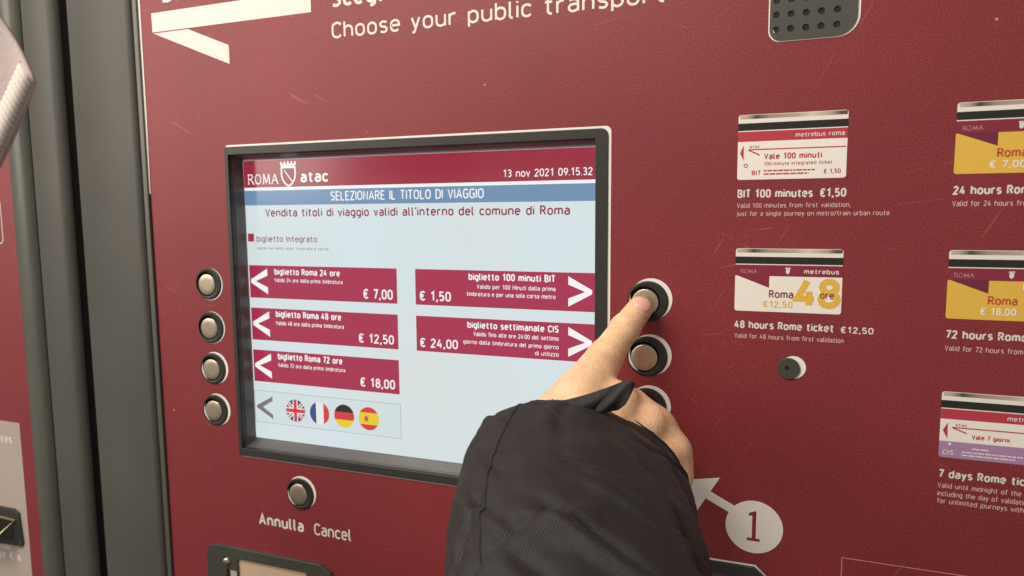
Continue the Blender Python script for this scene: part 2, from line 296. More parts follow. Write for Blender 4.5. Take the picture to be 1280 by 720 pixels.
box('gap_shade', -540.8, -536.2, 2.5, 24, -1240, 300, 'dark_gap', TM)  # added black strip, paints the shade in the groove
def roundend(x0, x1, y0, y1, r, side):     # strip outline rounded on one side
    pts = [(x0, y1), (x0, y0+.6), (x0+.6, y0)] if side > 0 else [(x1, y1), (x1, y0+.6), (x1-.6, y0)]
    for i in range(9):
        a = i/8*math.pi/2; pts.append((x1-r+r*math.sin(a), y0+r-r*math.cos(a)) if side > 0 else (x0+r-r*math.sin(a), y0+r-r*math.cos(a)))
    pts.append((x1, y1) if side > 0 else (x0, y1)); return pts
extrude_profile('edge_frame', roundend(-617, -540.5, -1.0, 50, 6, 1), -1240, 300, 'grey_metal', TM)

box('gap_shade', -636.8, -617.4, 7, 50, -1240, 300, 'dark_gap', TM)  # added black filler for the deep shade between the two frames
# display: bezel, recess, screen
plate('bezel_border', [rrect(SX0+1.4, SZ0-.7, SX1+2.0, SZ1+1.5, (3, 2, 4, 2)), rect(ox0, oz0, ox1, oz1)], .2, -.5, 'film_cut_edge', panel)
bez = plate('screen_bezel', [rrect(SX0, SZ0, SX1, SZ1, (3, 2, 5, 2)), rect(ox0, oz0, ox1, oz1)], 1.1, -3, 'bezel_plastic', TM, bevel=.35)
def recess():
    a = [(ox0+.2, oz0+.2), (ox1-.2, oz0+.2), (ox1-.2, oz1-.2), (ox0+.2, oz1-.2)]; bq = [(-437.6, -202.2), (-119.6, -202.2), (-119.6, 47.8), (-437.6, 47.8)]
    v = [(x*MM, 2.6*MM, z*MM) for x, z in a]+[(x*MM, 17*MM, z*MM) for x, z in bq]
    f = [(i, (i+1) % 4, 4+(i+1) % 4, 4+i) for i in range(4)]
    me = bpy.data.meshes.new('recess'); me.from_pydata(v, [], f); me.update(); link('screen_recess', finish(me, 'recess_plastic'), TM)
recess()
plate('recess_lip', [rect(ox0+.1, oz0+.1, ox1-.1, oz1-.1), rect(ox0+1.0, oz0+1.0, ox1-1.0, oz1-1.0)], -4.2, -5, 'rim_metal', bez)
scrn = box('screen', -437.4, -119.8, 16, 22, -202, 47.5, 'sc_back', TM)
P0 = -15.9
def sflat(name, pts, mt, lay=1, **kw): return flat(name, pts, -16+.05+.06*lay, mt, scrn, **kw)
sflat('header_band', rect(-437.2, 24, -120, 47.3), 'sc_head'); sflat('header_line', rect(-437.2, 21.4, -120, 24), 'sc_white')
sflat('title_band', rect(-437.2, 8.6, -120, 21.4), 'sc_blue')
sflat('bullet', rect(-436, -23.2, -429.3, -16.1), 'sc_band')
for x0, x1, tops in ((-436.2, -286.8, (-44.1, -82.2, -120.3)), (-269.8, -120.0, (-44.1, -82.2))):
    for zt in tops:
        sflat('menu_bar', rect(x0, zt-29, x1, zt), 'sc_band')
        d = 1 if x0 < -400 else -1; tipx = -434.6 if d == 1 else -123.2; ex = -416.6 if d == 1 else -141.4; cz = zt-14.2; hh = 11.4
        sflat('chevron', [(tipx, cz-1.5), (tipx, cz+1.5), (ex, cz+hh), (ex, cz+hh-6.2), (tipx+d*5.2, cz), (ex, cz-hh+6.2), (ex, cz-hh)], 'sc_white', 2)
sflat('language_bar', rect(-437, -187.4, -286, -157.6), 'sc_line'); sflat('language_field', rect(-436.4, -186.9, -286.6, -158.1), 'sc_box', 2)
sflat('chevron', [(-434.8, -173.6), (-434.8, -171.8), (-417, -162.3), (-417, -166.4), (-428, -172.7), (-417, -179.2), (-417, -183.3)], 'sc_grey', 3)
def clipdisc(cx, cz, r, fx0, fx1, fz0, fz1, n=48):     # part of a disc inside a rectangle (relative to its centre)
    out = []
    for i in range(n):
        a = 2*math.pi*i/n; x = max(fx0, min(fx1, r*math.cos(a))); z = max(fz0, min(fz1, r*math.sin(a))); 
        if x*x+z*z > r*r+1e-6:
            if fz0 > -r or fz1 < r: x = math.copysign(min(abs(x), math.sqrt(max(r*r-z*z, 0))), x)
            else: z = math.copysign(min(abs(z), math.sqrt(max(r*r-x*x, 0))), z)
        out.append((cx+x, cz+z))
    q = []
    for p in out:
        if not q or abs(p[0]-q[-1][0])+abs(p[1]-q[-1][1]) > 1e-4: q.append(p)
    return q
FZ = -173.0
def flag(kind, cx):
    r = 10.1
    base = sflat('flag', circ(cx, FZ, r, 48), {'uk': 'sc_fblue', 'fr': 'sc_fwhite', 'de': 'sc_fred', 'es': 'sc_fyel'}[kind], 3,
                 label={'uk': 'round British flag', 'fr': 'round French flag', 'de': 'round German flag', 'es': 'round Spanish flag'}[kind])
    if kind == 'fr':
        sflat('flag_stripe', clipdisc(cx, FZ, r, -r, -3.6, -r, r), 'sc_fblue', 4); sflat('flag_stripe', clipdisc(cx, FZ, r, 4.2, r, -r, r), 'sc_fred', 4)
    if kind == 'de':
        sflat('flag_stripe', clipdisc(cx, FZ, r, -r, r, 3.4, r), 'sc_fblack', 4); sflat('flag_stripe', clipdisc(cx, FZ, r, -r, r, -r, -3.4), 'sc_fyel', 4)
    if kind == 'es':
        sflat('flag_stripe', clipdisc(cx, FZ, r, -r, r, 5.2, r), 'sc_fred', 4); sflat('flag_stripe', clipdisc(cx, FZ, r, -r, r, -r, -5.2), 'sc_fred', 4)
        sflat('flag_emblem', circ(cx-2.4, FZ, 2.2, 12, 2.6), 'sc_emblem', 5); sflat('flag_emblem', circ(cx-2.4, FZ-.2, 1.1, 10, 1.4), 'sc_fred', 6)
    if kind == 'uk':
        def bars(wd, angs, off=0):
            out = []
            for a in angs:
                ca, sa = math.cos(a), math.sin(a); L_ = math.sqrt(r*r-wd*wd)
                out.append([(cx+ca*u-sa*w2, FZ+sa*u+ca*w2) for u, w2 in ((0, -wd), (L_, -wd), (L_, wd), (0, wd))])
            return out
        dg = [math.radians(q) for q in (40, 140, 220, 320)]
        for lay, wd, an, mt in ((4, 1.7, dg, 'sc_fwhite'), (5, .6, dg, 'sc_fred'), (6, 2.6, [0, math.pi/2, math.pi, -math.pi/2], 'sc_fwhite'), (7, 1.6, [0, math.pi/2, math.pi, -math.pi/2], 'sc_fred')):
            flats('flag_cross', bars(wd, an), -16+.05+.06*lay, mt, scrn)
for k_, cx_ in (('uk', -392.4), ('fr', -367.0), ('de', -341.8), ('es', -317.2)): flag(k_, cx_)
# city crest: outlined shield, band of letters, five-pointed crown
def crest():
    cx = -389.8; sh = [(-7.6, 16.0), (7.6, 16.0), (7.9, 8), (6.6, 3), (3.6, -1), (0, -3.4), (-3.6, -1), (-6.6, 3), (-7.9, 8)]
    sh = [(x, z*.93+.9) for x, z in sh]; cz = 26.0
    inner = [(x*.80, (z-6)*.80+6) for x, z in sh]
    plate('crest_shield', [[(cx+x, cz+z) for x, z in sh], [(cx+x, cz+z) for x, z in inner]], -15.78, -15.8, 'sc_white', scrn)
    polys = []
    for k in range(5):
        x = -6.6+3.3*k; polys.append([(cx+x-1.3, cz+16.6), (cx+x+1.3, cz+16.6), (cx+x*1.12+.8, cz+19.0), (cx+x*1.12, cz+20.4-abs(k-2)*.4), (cx+x*1.12-.8, cz+19.0)])
    polys.append(rect(cx-7.7, cz+16.1, cx+7.7, cz+17.2)); flats('crest_crown', polys, -15.82, 'sc_white', scrn)
    flats('crest_band', [[(cx-5.4, cz+13.2), (cx-3.2, cz+13.8), (cx+5.0, cz+3.6), (cx+3.4, cz+1.6)], [(cx-2, cz+2.0), (cx-.6, cz+.9), (cx+.9, cz+3), (cx-.3, cz+4.2)]], -15.82, 'sc_maroon_text', scrn)
    flats('crest_band', [[(cx-4.6, cz+12.2), (cx-3.8, cz+12.6), (cx+3.9, cz+3.2), (cx+3.2, cz+2.4)]], -15.79, 'sc_white', scrn)
crest()
# ROMA in spaced roman capitals with small serifs
def roma_caps(x, z, w, h, mt, proud, parent):
    g = {'R': ([((0, 0), (0, 1)), ((0, 1), (.42, .98)), ((.42, .98), (.55, .76)), ((.55, .76), (.4, .54)), ((.4, .54), (0, .5)), ((.28, .5), (.68, 0))], .70),
         'O': ([((.4+.38*math.cos(a), .5+.5*math.sin(a)), (.4+.38*math.cos(a+math.pi/6), .5+.5*math.sin(a+math.pi/6))) for a in [i*math.pi/6 for i in range(12)]], .86),
         'M': ([((.06, 0), (.14, 1)), ((.14, 1), (.46, .08)), ((.46, .08), (.8, 1)), ((.8, 1), (.9, 0))], 1.02),
         'A': ([((0, 0), (.38, 1)), ((.38, 1), (.76, 0)), ((.14, .36), (.62, .36))], .78)}
    serif = {'R': [(0, 0), (0, 1), (.68, 0)], 'O': [], 'M': [(.06, 0), (.14, 1), (.8, 1), (.9, 0)], 'A': [(0, 0), (.76, 0)]}
    tot = sum(g[c][1] for c in 'ROMA')+.18*3; sx = w/tot; cx = 0; polys = []
    for c in 'ROMA':
        for (a, b_) in g[c][0]:
            A = Vector((x+(cx+a[0])*sx, z+a[1]*h)); B_ = Vector((x+(cx+b_[0])*sx, z+b_[1]*h)); d = (B_-A).normalized()
            wd = (.075 if d.x > 0 and d.y < -.3 else .05)*h; nrm = Vector((-d.y, d.x))*wd; polys.append([tuple(A-nrm-d*wd*.5), tuple(B_-nrm+d*wd*.5), tuple(B_+nrm+d*wd*.5), tuple(A+nrm-d*wd*.5)])
        for s in serif[c]: polys.append(rect(x+(cx+s[0]-.12)*sx, z+s[1]*h-.035*h, x+(cx+s[0]+.12)*sx, z+s[1]*h+.035*h))
        cx += g[c][1]+.18
    flats('lettering', polys, proud, mt, parent)
roma_caps(-432.2, 27.1, 31.2, 8.1, 'sc_white', -15.82, scrn)
SCREEN_TEXT = [
 ('atac', -377.4, 27.42, 27.8, 9.61, 'sc_white', 1),
 ('13 nov 2021 09.15.32', -192.8, 27.15, 69.6, 5.82, 'sc_white', 0),
 ('SELEZIONARE IL TITOLO DI VIAGGIO', -348.1, 11.72, 139.3, 7.77, 'sc_white', 0),
 ("Vendita titoli di viaggio validi all'interno del comune di Roma", -415.8, -1.52, 275.6, 7.3, 'sc_maroon_text', .55),
 ('biglietto Integrato', -426.5, -23.34, 63.6, 5.43, 'sc_maroon_text', 0),
 ('Valido nei mezzi atac, trenitalia e cotral', -426.9, -30.14, 75.3, 2.55, 'sc_grey', 0),
 ('biglietto Roma 24 ore', -408.9, -52.16, 67.5, 5.65, 'sc_white', 1),
 ('Valido 24 ore dalla prima timbratura', -409.2, -58.5, 70.2, 3.54, 'sc_white', 0),
 ('€ 7,00', -319.3, -70.12, 28.4, 8.49, 'sc_white', 0.5),
 ('biglietto Roma 48 ore', -409.4, -89.8, 67.9, 5.94, 'sc_white', 1),
 ('Valido 48 ore dalla prima timbratura', -409.8, -96.8, 70.6, 3.74, 'sc_white', 0),
 ('€ 12,50', -325.1, -107.57, 34.2, 7.96, 'sc_white', 0.5),
 ('biglietto Roma 72 ore', -409.1, -127.83, 67.4, 5.96, 'sc_white', 1),
 ('Valido 72 ore dalla prima timbratura', -409.4, -134.5, 70.2, 3.64, 'sc_white', 0),
 ('€ 18,00', -324.8, -145.52, 33.9, 8.08, 'sc_white', 0.5),
 ('biglietto 100 minuti BIT', -222.6, -51.9, 71.2, 5.68, 'sc_white', 1),
 ('Valido per 100 Minuti dalla prima', -215.7, -58.5, 64.3, 3.47, 'sc_white', 0),
 ('timbratura e per una sola corsa metro', -224.5, -64.46, 73.1, 3.49, 'sc_white', 0),
 ('€ 1,50', -266.4, -69.7, 28.2, 8.03, 'sc_white', 0.5),
 ('biglietto settimanale CIS', -224.2, -90.02, 75.3, 5.45, 'sc_white', 1),
 ('Valido fino alle ore 24:00 del settimo', -219.1, -96.22, 70.2, 3.53, 'sc_white', 0),
 ('giorno dalla timbratura del primo giorno', -227.9, -102.69, 79.0, 3.43, 'sc_white', 0),
 ('di utilizzo', -167.7, -108.35, 18.8, 3.43, 'sc_white', 0),
 ('€ 24,00', -266.9, -107.91, 34.2, 7.69, 'sc_white', 0.5),
]
for b_, x, z, w, h, mt, bold in SCREEN_TEXT: text(b_, x, z, w, h, mt, bold, -15.82, scrn)
sflat('corner_mark', rect(-139, 42.2, -131, 42.7), 'sc_maroon_text', 2)

# panel print
PANEL_TEXT = [
 ('Choose your public transport', -330.4, 137.87, 259.8, 12.76, 'print_white', 0),
 ('Annulla', -424.7, -276.5, 48.4, 10.96, 'print_white', 1),
 ('Cancel', -365.5, -276.88, 37.7, 10.97, 'print_white', 0),
 ('BIT 100 minutes', -22.1, 8.83, 45.4, 5.52, 'print_white', 1),
 ('€1,50', 27.2, 8.75, 15.2, 5.55, 'print_white', 1),
 ('Valid 100 minutes from first validation,', -22.3, 2.38, 67.6, 3.08, 'print_pale', 0),
 ('just for a single journey on metro/train urban route', -22.1, -2.85, 89.0, 3.08, 'print_pale', 0),
 ('48 hours Rome ticket', -21.9, -77.13, 60.6, 5.27, 'print_white', 1),
 ('€12,50', 42.4, -77.26, 18.9, 4.2, 'print_white', 1),
 ('Valid for 48 hours from first validation', -21.7, -83.78, 66.3, 3.29, 'print_pale', 0),
 ('24 hours Rome ticket', 99.8, 9.0, 60.6, 5.3, 'print_white', 1), ('€7,00', 164, 9.0, 15.5, 5.0, 'print_white', 1),
 ('Valid for 24 hours from first validation', 99.8, 2.2, 66.3, 3.3, 'print_pale', 0),
 ('72 hours Rome ticket', 100.4, -77.4, 60.6, 5.2, 'print_white', 1), ('€18,00', 164.6, -77.4, 18.9, 5.0, 'print_white', 1),
 ('Valid for 72 hours from first validation', 100.4, -85.0, 66.3, 3.3, 'print_pale', 0),
 ('7 days Rome ticket', 101.0, -164.6, 54.5, 5.3, 'print_white', 1), ('€24,00', 160, -164.6, 18.9, 5.0, 'print_white', 1),
 ('Valid until midnight of the seventh day,', 101, -171.2, 66.5, 3.3, 'print_pale', 0),
 ('including the day of validation,', 101, -176.4, 49.5, 3.3, 'print_pale', 0),
 ('for unlimited journeys within Rome', 101, -181.2, 58.5, 3.3, 'print_pale', 0),
 ('Scegli il titolo di viaggio', -330.0, 161.6, 215, 13.2, 'print_white', 1),
 ('S.', -503.5, 183.6, 19.5, 13.2, 'print_white', 1),
]
for b_, x, z, w, h, mt, bold in PANEL_TEXT: text(b_, x, z, w, h, mt, bold, .12, panel)
flats('direction_mark', [[(-515.4, 160.2), (-349.1, 160.3), (-349.1, 177.4), (-515.6, 176.4)], [(-514.0, 159.1), (-475.4, 159.3), (-432.6, 142.2), (-432.5, 126.8)]], .12, 'print_white', panel)
flats('number_arrow', [[(-51.9, -186.3), (-28.6, -181.7), (-44.6, -209.5)]], .12, 'print_white', panel)
flat('arrow_shaft', [(-38.6, -197.4), (-35.2, -192.2), (-17, -201.2), (-20, -206.6)], .16, 'print_white', panel)
flat('number_disc', circ(-5.7, -213.6, 18.5, 64), .20, 'print_white', panel)
flats('number_numeral', [[(-9.4, -206.0), (-6.9, -205.6), (-6.9, -221.6), (-10.0, -221.6), (-10.0, -223.6), (-1.8, -223.6), (-1.8, -221.6), (-4.4, -221.6), (-4.4, -202.4), (-5.6, -202.4), (-9.0, -203.9)]], .26, 'card_maroon', panel)
def frame_line(x0, z0, x1, z1, wd): return [rect(x0, z1-wd, x1, z1), rect(x0, z0, x0+wd, z1-wd)]
flats('sticker_outline', frame_line(49, -300, 290, -225.8, .5), .12, 'print_pink', panel)
flat('scuff_mark', [(-386, -231.9), (-374, -233.6), (-373.5, -234.2), (-380, -233.6)], .12, 'print_pink', panel)

# ticket pictures printed on the panel
def ticket_picture(cx, zt, kind, label, price='', digits=''):
    w, h = 64.5, 41.4
    body = {'bit': 'card_cream', 'week': 'card_cream', 'cream': 'card_cream', 'yellow': 'card_yellow'}[kind]
    t = link('ticket_picture', None, TM, (cx, 0, zt), label=label)
    A = (cx, 0, zt)
    me = up(curve_mesh([rrect(0, -h, w, 0, 1.6)], 0), .12); c = link('card_face', finish(me, body), t, A)
    strip = rrect(0, -5.4, w, 0, (0.01, .01, 1.6, 1.6)); flat('white_strip', strip, .16, 'card_white', t, A)
    flat('foil_strip', rect(.9, -2.7, w-.5, -.3), .20, 'card_foil', t, A)
    flat('magnetic_stripe', rect(-.1, -10.1, w+.1, -5.4), .20, 'card_black', t, A)
    flat('white_line', rect(0, -10.7, w, -10.1), .20, 'card_white', t, A)
    if kind in ('bit', 'week'):
        flat('header_band', rect(0, -17.0, w, -10.7), .18, 'card_red', t, A)
        text('metrebus roma', 34.6, -15.3, 28.2, 2.9, 'print_white', .3, .22, t, at=A)
        if kind == 'bit':
            ly = -22.2; flats('arrow_lines', [rect(6.6, ly-.35, w-.6, ly+.35), [(6.6, ly+.2), (13.3, ly-3.0), (13.6, ly-4.2), (6.4, ly-.5)]], .2, 'card_red', t, A)
            flat('side_arrow', [(1.5, -24.2), (3.6, -19.4), (3.8, -29.2)], .2, 'card_red', t, A)
            plate('ring_mark', [circ(5.2, -32.4, 1.3, 16), circ(5.2, -32.4, .85, 16)], .22, .2, 'card_maroon', t, A)
            text('atac', 7.2, -21.2, 6.4, 1.9, 'card_red', 0, .2, t, at=A)
            text('Vale 100 minuti', 16.2, -28.7, 34.2, 3.9, 'card_red', 1, .2, t, at=A)
            text('100-minute integrated ticket', 16.2, -32.6, 40.3, 2.3, 'card_red', 0, .2, t, at=A)
            text('BIT', 9.0, -38.6, 5.6, 3.0, 'card_red', 1, .2, t, at=A); text('€ 1,50', 51.6, -38.6, 9.8, 3.0, 'card_red', .6, .2, t, at=A)
            for z_, e_, sd in ((-35.9, 46.5, 3), (-38.0, 43, 5)):
                r_ = random.Random(sd); x_ = 16.2; ps = []
                while x_ < e_: l_ = r_.uniform(1.2, 4.2); ps.append(rect(x_, z_-.45, min(x_+l_, e_), z_+.45)); x_ += l_+.5
                flats('small_print', ps, .2, 'card_red', t, A)
        else:
            flat('violet_band', rrect(0, -h, w, -31, (1.6, 1.6, .01, .01)), .18, 'card_violet', t, A)
            ly = -22.1; flats('arrow_lines', [rect(6.6, ly-.35, w-.6, ly+.35), [(6.6, ly+.2), (14.1, ly-2.6), (14.4, ly-3.6), (6.4, ly-.5)]], .2, 'card_red', t, A)
            flat('side_arrow', [(1.5, -24.2), (4, -19.2), (4.2, -29.4)], .2, 'card_red', t, A)
            text('atac', 8, -21.2, 6.2, 1.9, 'card_red', 0, .2, t, at=A); text('Vale 7 giorni', 17, -28.6, 19.4, 2.9, 'card_red', 1, .2, t, at=A)
            text('CIS', 2.0, -39.5, 5.9, 3.0, 'print_white', .5, .2, t, at=A); flat('punch_mark', circ(5.6, -32.6, .9, 14), .2, 'print_white', t, A)
            for z_, x_0, e_, sd in ((-34.6, 17.4, 26.5, 2), (-37.1, 12.3, 43.7, 3), (-39.0, 12.3, 40, 5)):
                r_ = random.Random(sd); x_ = x_0; ps = []
                while x_ < e_: l_ = r_.uniform(1.2, 4.2); ps.append(rect(x_, z_-.4, min(x_+l_, e_), z_+.4)); x_ += l_+.5
                flats('small_print', ps, .2, 'print_white', t, A)
    else:
        flat('header_band', rect(0, -17.9, w, -10.7), .18, 'card_maroon', t, A)
        flats('wedge', [[(.8, -17.7), (21.2, -17.7), (21.2, -25.6)]], .2, 'card_wedge' if kind == 'yellow' else 'card_maroon', t, A)
        roma_caps(3.4, -16.2, 10, 2.6, 'print_pink', .22, t)
        flats('crest_mark', [[(31.2, -12.9), (33.6, -12.6), (33.4, -15.6), (32.2, -16.6), (31.2, -15.6)], rect(30.8, -12.9, 34, -12.2)], .22, 'print_white', t, A)
        text('metrebus', 42, -16.0, 20.4, 3.1, 'print_white', 1, .22, t, at=A)
        tc_ = 'card_text_orange' if kind == 'yellow' else 'card_maroon'; lc = 'card_cream' if kind == 'yellow' else 'card_yellow'
        if kind == 'yellow': text(digits, 36.6, -38.2, 27, 19, lc, 1.3, .2, t, at=A)
        else: text(digits, 36.4, -38.2, 27.6, 19.6, lc, 1.35, .2, t, at=A)
        text('Roma', 21.3, -32.2, 14.8, 5.2, tc_, .3, .24, t, at=A); text('ore', 52, -31.8, 8.2, 4.8, 'card_maroon', .3, .24, t, at=A)
        text(price, 17.6, -38.4, 18.2, 4.3, lc, .5, .22, t, at=A)
    return t
_rc = roma_caps
def roma_caps(x, z, w, h, mt, proud, parent):      # same capitals, placed from the parent's corner
    _rc(x, z, w, h, mt, proud, parent); o = [c for c in parent.children if c.name.startswith('lettering')][-1] if parent.children else None
    if parent.type == 'EMPTY': 
        for c in parent.children:
            if c.name.startswith('lettering') and 'z0' not in c and abs((c.location+WORLD[parent.name]*MM).length) < 1e-6: c.location = (0, 0, 0)
ticket_picture(-22.7, 62.0, 'bit', 'white ticket picture with red band reading Vale 100 minuti')
ticket_picture(-22.2, -24.0, 'cream', 'cream ticket picture with large yellow 48', '€12,50', '48')
ticket_picture(99.6, 62.6, 'yellow', 'yellow ticket picture priced 7,00', '€ 7,00', '24')
ticket_picture(99.8, -23.8, 'yellow', 'yellow ticket picture priced 18,00', '€ 18,00', '72')
ticket_picture(100.4, -110.2, 'week', 'ticket picture with violet lower band reading Vale 7 giorni')

# round push buttons
col_me = finish(lathe([(14.2, 0), (14.2, 1.6), (13.6, 2.3), (12.0, 2.5), (10.9, 2.5), (10.5, 2.1), (10.3, -3)]), 'collar_plastic', True)
col_me.transform(Matrix.Translation((0, 0, 0)))
def shifted(me, dx, dz):
    me.transform(Matrix.Translation((dx*MM, 0, dz*MM))); return me
def collar_mesh(ex, ez, R=14.2, r=10.9):      # outer wall round (0,0), bore round (ex, ez)
    n = 48; prof = [(R, 0, 0), (R, .5, 0), (R-.4, .9, 0), (R-.9, 1.0, .1), (r+.35, 1.0, 1), (r, .8, 1), (r-.1, -3, 1)]
    v = []; f = []
    for q, h, t in prof:
        for i in range(n): a = 2*math.pi*i/n; v.append(((q*math.cos(a)+ex*t)*MM, -h*MM, (q*math.sin(a)+ez*t)*MM))
    for k in range(len(prof)-1):
        for i in range(n): j = (i+1) % n; f.append((k*n+i, (k+1)*n+i, (k+1)*n+j, k*n+j))
    f.append(list(range((len(prof)-1)*n, len(prof)*n)))
    me = bpy.data.meshes.new('collar'); me.from_pydata(v, [], f); finish(me, 'collar_plastic', True)
    me.materials.append(MATS['black_hole']); me.polygons[-1].material_index = 1
    for p in me.polygons[-1-n:-1]: p.material_index = 1
    me.set_sharp_from_angle(angle=math.radians(45)); return me
collar = collar_mesh(EX, EZ)
cap = finish(shifted(lathe([(0, .95), (5, .93), (8.8, .85), (9.2, .7), (9.4, .3), (9.4, -2.8)]), EX+.45, EZ-.55), 'cap_metal', True)
def push_button(x, z, bx, bz, lab, press):
    o = link('push_button', collar, TM, (x, 0, z), label=lab)
    link('button_cap', cap, o, (x, press, z))
    back = up(curve_mesh([circ(bx, bz, 14.5, 56), circ(EX, EZ, 11.2, 32)], 0), .2); link('backing_ring', finish(back, 'film_cut_edge'), o, (x, 0, z))
for q in BUTTONS: push_button(*q)

# key lock
o = plate('key_lock', [circ(12.6, -102.3, 7.0, 36)], 1.2, -1, 'slot_metal', TM, bevel=.4, smooth=False)
flat('backing_ring', circ(15.6, -101.4, 7.5, 36), .2, 'film_cut_edge', o); flat('key_hole', circ(11.6, -101.8, 1.5, 16), 1.3, 'black_hole', o)

# speaker grille with real holes
gx0, gx1, gz0, gz1 = -5.6, 44.4, 106.6, 170
holes = [circ(x, z, 2.05, 16) for x in (-1.8, 6.8, 15.6, 24.2, 33.1) for z in (113.4, 122.3, 131.1, 140.0, 148.9, 157.8)]
spk = plate('speaker_grille', [rrect(gx0, gz0, gx1, gz1, (7, 12, 10, 6), 8)]+holes, .9, -.4, 'grille_metal', TM)
flat('speaker_backing', rrect(gx0+2, gz0+2, gx1-2, gz1-3, (7, 11, 8, 6)), .3, 'black_hole', spk)
plate('speaker_border', [rrect(gx0-.7, gz0-.7, gx1+1.6, gz1+.5, (7.4, 12.6, 10, 6), 8)], .25, -.3, 'film_cut_edge', spk)

# coin / note opening at the bottom left
def chamf(x0, z0, x1, z1, cl, cr): return [(x0, z0), (x1, z0), (x1, z1-cr), (x1-cr*.28, z1-cr*.45), (x1-cr, z1), (x0+cl, z1), (x0+cl*.28, z1-cl*.35), (x0, z1-cl)]
sl = plate('slot_surround', [chamf(-484.5, -390, -345.5, -302.0, 9, 13), rect(-449, -380, -373.5, -312)], 3.2, -.5, 'slot_metal', TM, bevel=.5)
plate('slot_inset', [rect(-449, -380, -373.5, -312)], 1.2, -.3, 'cream_plate', sl)
for bx, bz in ((-461.5, -316.0), (-364.5, -317.5)):
    flat('bolt_recess', circ(bx, bz, 4.6, 24), 3.3, 'black_hole', sl)
    me = finish(lathe([(0, 2.4), (2.6, 2.2), (3.6, 1.3), (3.9, 0)]), 'bolt_metal', True); link('bolt', me, sl, (bx+.6, -3.35, bz))
plate('slot_side_strip', [rect(-457, -380, -450, -324)], 3.5, 3.25, 'pale_sticker', sl)  # pale strip beside the inset
flat('slot_side_gap', rect(-462, -380, -458.5, -323), 3.4, 'black_hole', sl)
s2 = plate('slot_surround', [[(-110, -330), (-4, -330), (4, -322), (4, -249), (-4.2, -241.9), (-110, -241.9)], rect(-100, -322, -22, -249.5)], 2.4, -.5, 'bezel_plastic', TM, bevel=.4, label='dark lower slot surround beneath the numbered arrow')
flats('slot_border', [rect(-110, -241.7, -4.0, -240.4), [(-4.2, -241.9), (-4.0, -240.4), (5.6, -249.2), (4.1, -249.6)], rect(4.1, -322, 5.6, -249.4)], .3, 'film_cut_edge', s2)
plate('slot_inset', [rect(-100, -322, -22, -249.5)], .6, -.3, 'grille_metal', s2)

# ------------------------------------------------------------------ neighbouring machine at the left edge
NM = link('ticket_machine', None, at=(-700, 40, -1250), label='red ticket machine cut off at the left edge with a pale sticker and note slot', category='ticket machine')
np_ = plate('front_panel', [rect(-1150, -480, -709.5, 300)], 0, -4, 'red_film', NM)
box('cabinet', -1150, -709.5, 5, 56, -1240, 300, 'grey_metal', NM); box('lower_door', -1150, -709.5, 0, 4.5, -1240, -481.5, 'grey_metal', NM)
extrude_profile('edge_rim', [(-709.3, 50), (-709.3, -1.4), (-708.4, -2.2), (-692, -2.2), (-687.5, 0), (-684.5, 6), (-683.5, 16), (-683.5, 50)], -1240, 300, 'rim_metal', NM)
extrude_profile('edge_frame', roundend(-677.5, -636.5, -1.0, 50, 9, 1), -1240, 300, 'grey_metal', NM)
box('gap_shade', -683.6, -677.6, 3, 50, -1240, 300, 'dark_gap', NM)  # shade between rim and frame, put in as a black strip
st = plate('price_sticker', [rrect(-900, -600+125, -729, -213.6, (1, 1, 2, 1))], .3, -.1, 'pale_sticker', np_)
text('no banknotes', -815, -237.0, 72.5, 9.0, 'print_white', 1, .4, np_); text('€ 6,00', -790, -357.0, 30.5, 9.0, 'print_white', 1, .4, np_); text('change € 6', -808, -367.4+0, 64, 8.6, 'print_white', 1, .4, np_)
sh = plate('slot_surround', [[(-800, -352), (-739, -349), (-736.5, -344), (-739.5, -312), (-746, -308.5), (-800, -308.5)]], 2.5, 0, 'bezel_plastic', NM, bevel=.5)
def lip():
    v = [(-800, -3, -318), (-745, -3, -320), (-800, -22, -336), (-753, -20, -336), (-800, -3, -349), (-745, -3, -346), (-800, -6, -318.1), (-747, -6, -320.1)]
    me = bpy.data.meshes.new('lip'); me.from_pydata([(x*MM, y*MM, z*MM) for x, y, z in v], [], [(2, 3, 5, 4)]); me.update(); link('slot_hood', finish(me, 'bezel_plastic'), sh)
    f = [[(-800, -3, -317), (-744, -3, -319.2), (-744, -3, -321.6), (-800, -3, -319.6)], [(-744, -3, -319.2), (-752.6, -20.4, -335.2), (-754.8, -20.4, -335.0), (-747.4, -3, -321.6)], [(-752.6, -20.4, -335.2), (-800, -22.4, -335.2), (-800, -22.4, -337.8), (-752.6, -20.4, -337.6)]]
    vv = []; ff = []
    for q in f: ff.append(list(range(len(vv), len(vv)+4))); vv += [(x*MM, y*MM, z*MM) for x, y, z in q]
    me = bpy.data.meshes.new('frame'); me.from_pydata(vv, [], ff); me.update(); o_ = link('slot_frame', finish(me, 'brass'), sh)
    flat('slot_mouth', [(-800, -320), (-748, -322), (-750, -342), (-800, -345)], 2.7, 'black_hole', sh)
lip()
plate('card_slot_outline', [rrect(-800, -27, -729.5, 18, 5), rrect(-799, -26, -730.4, 17, 4.4)], .3, .1, 'print_white', np_)

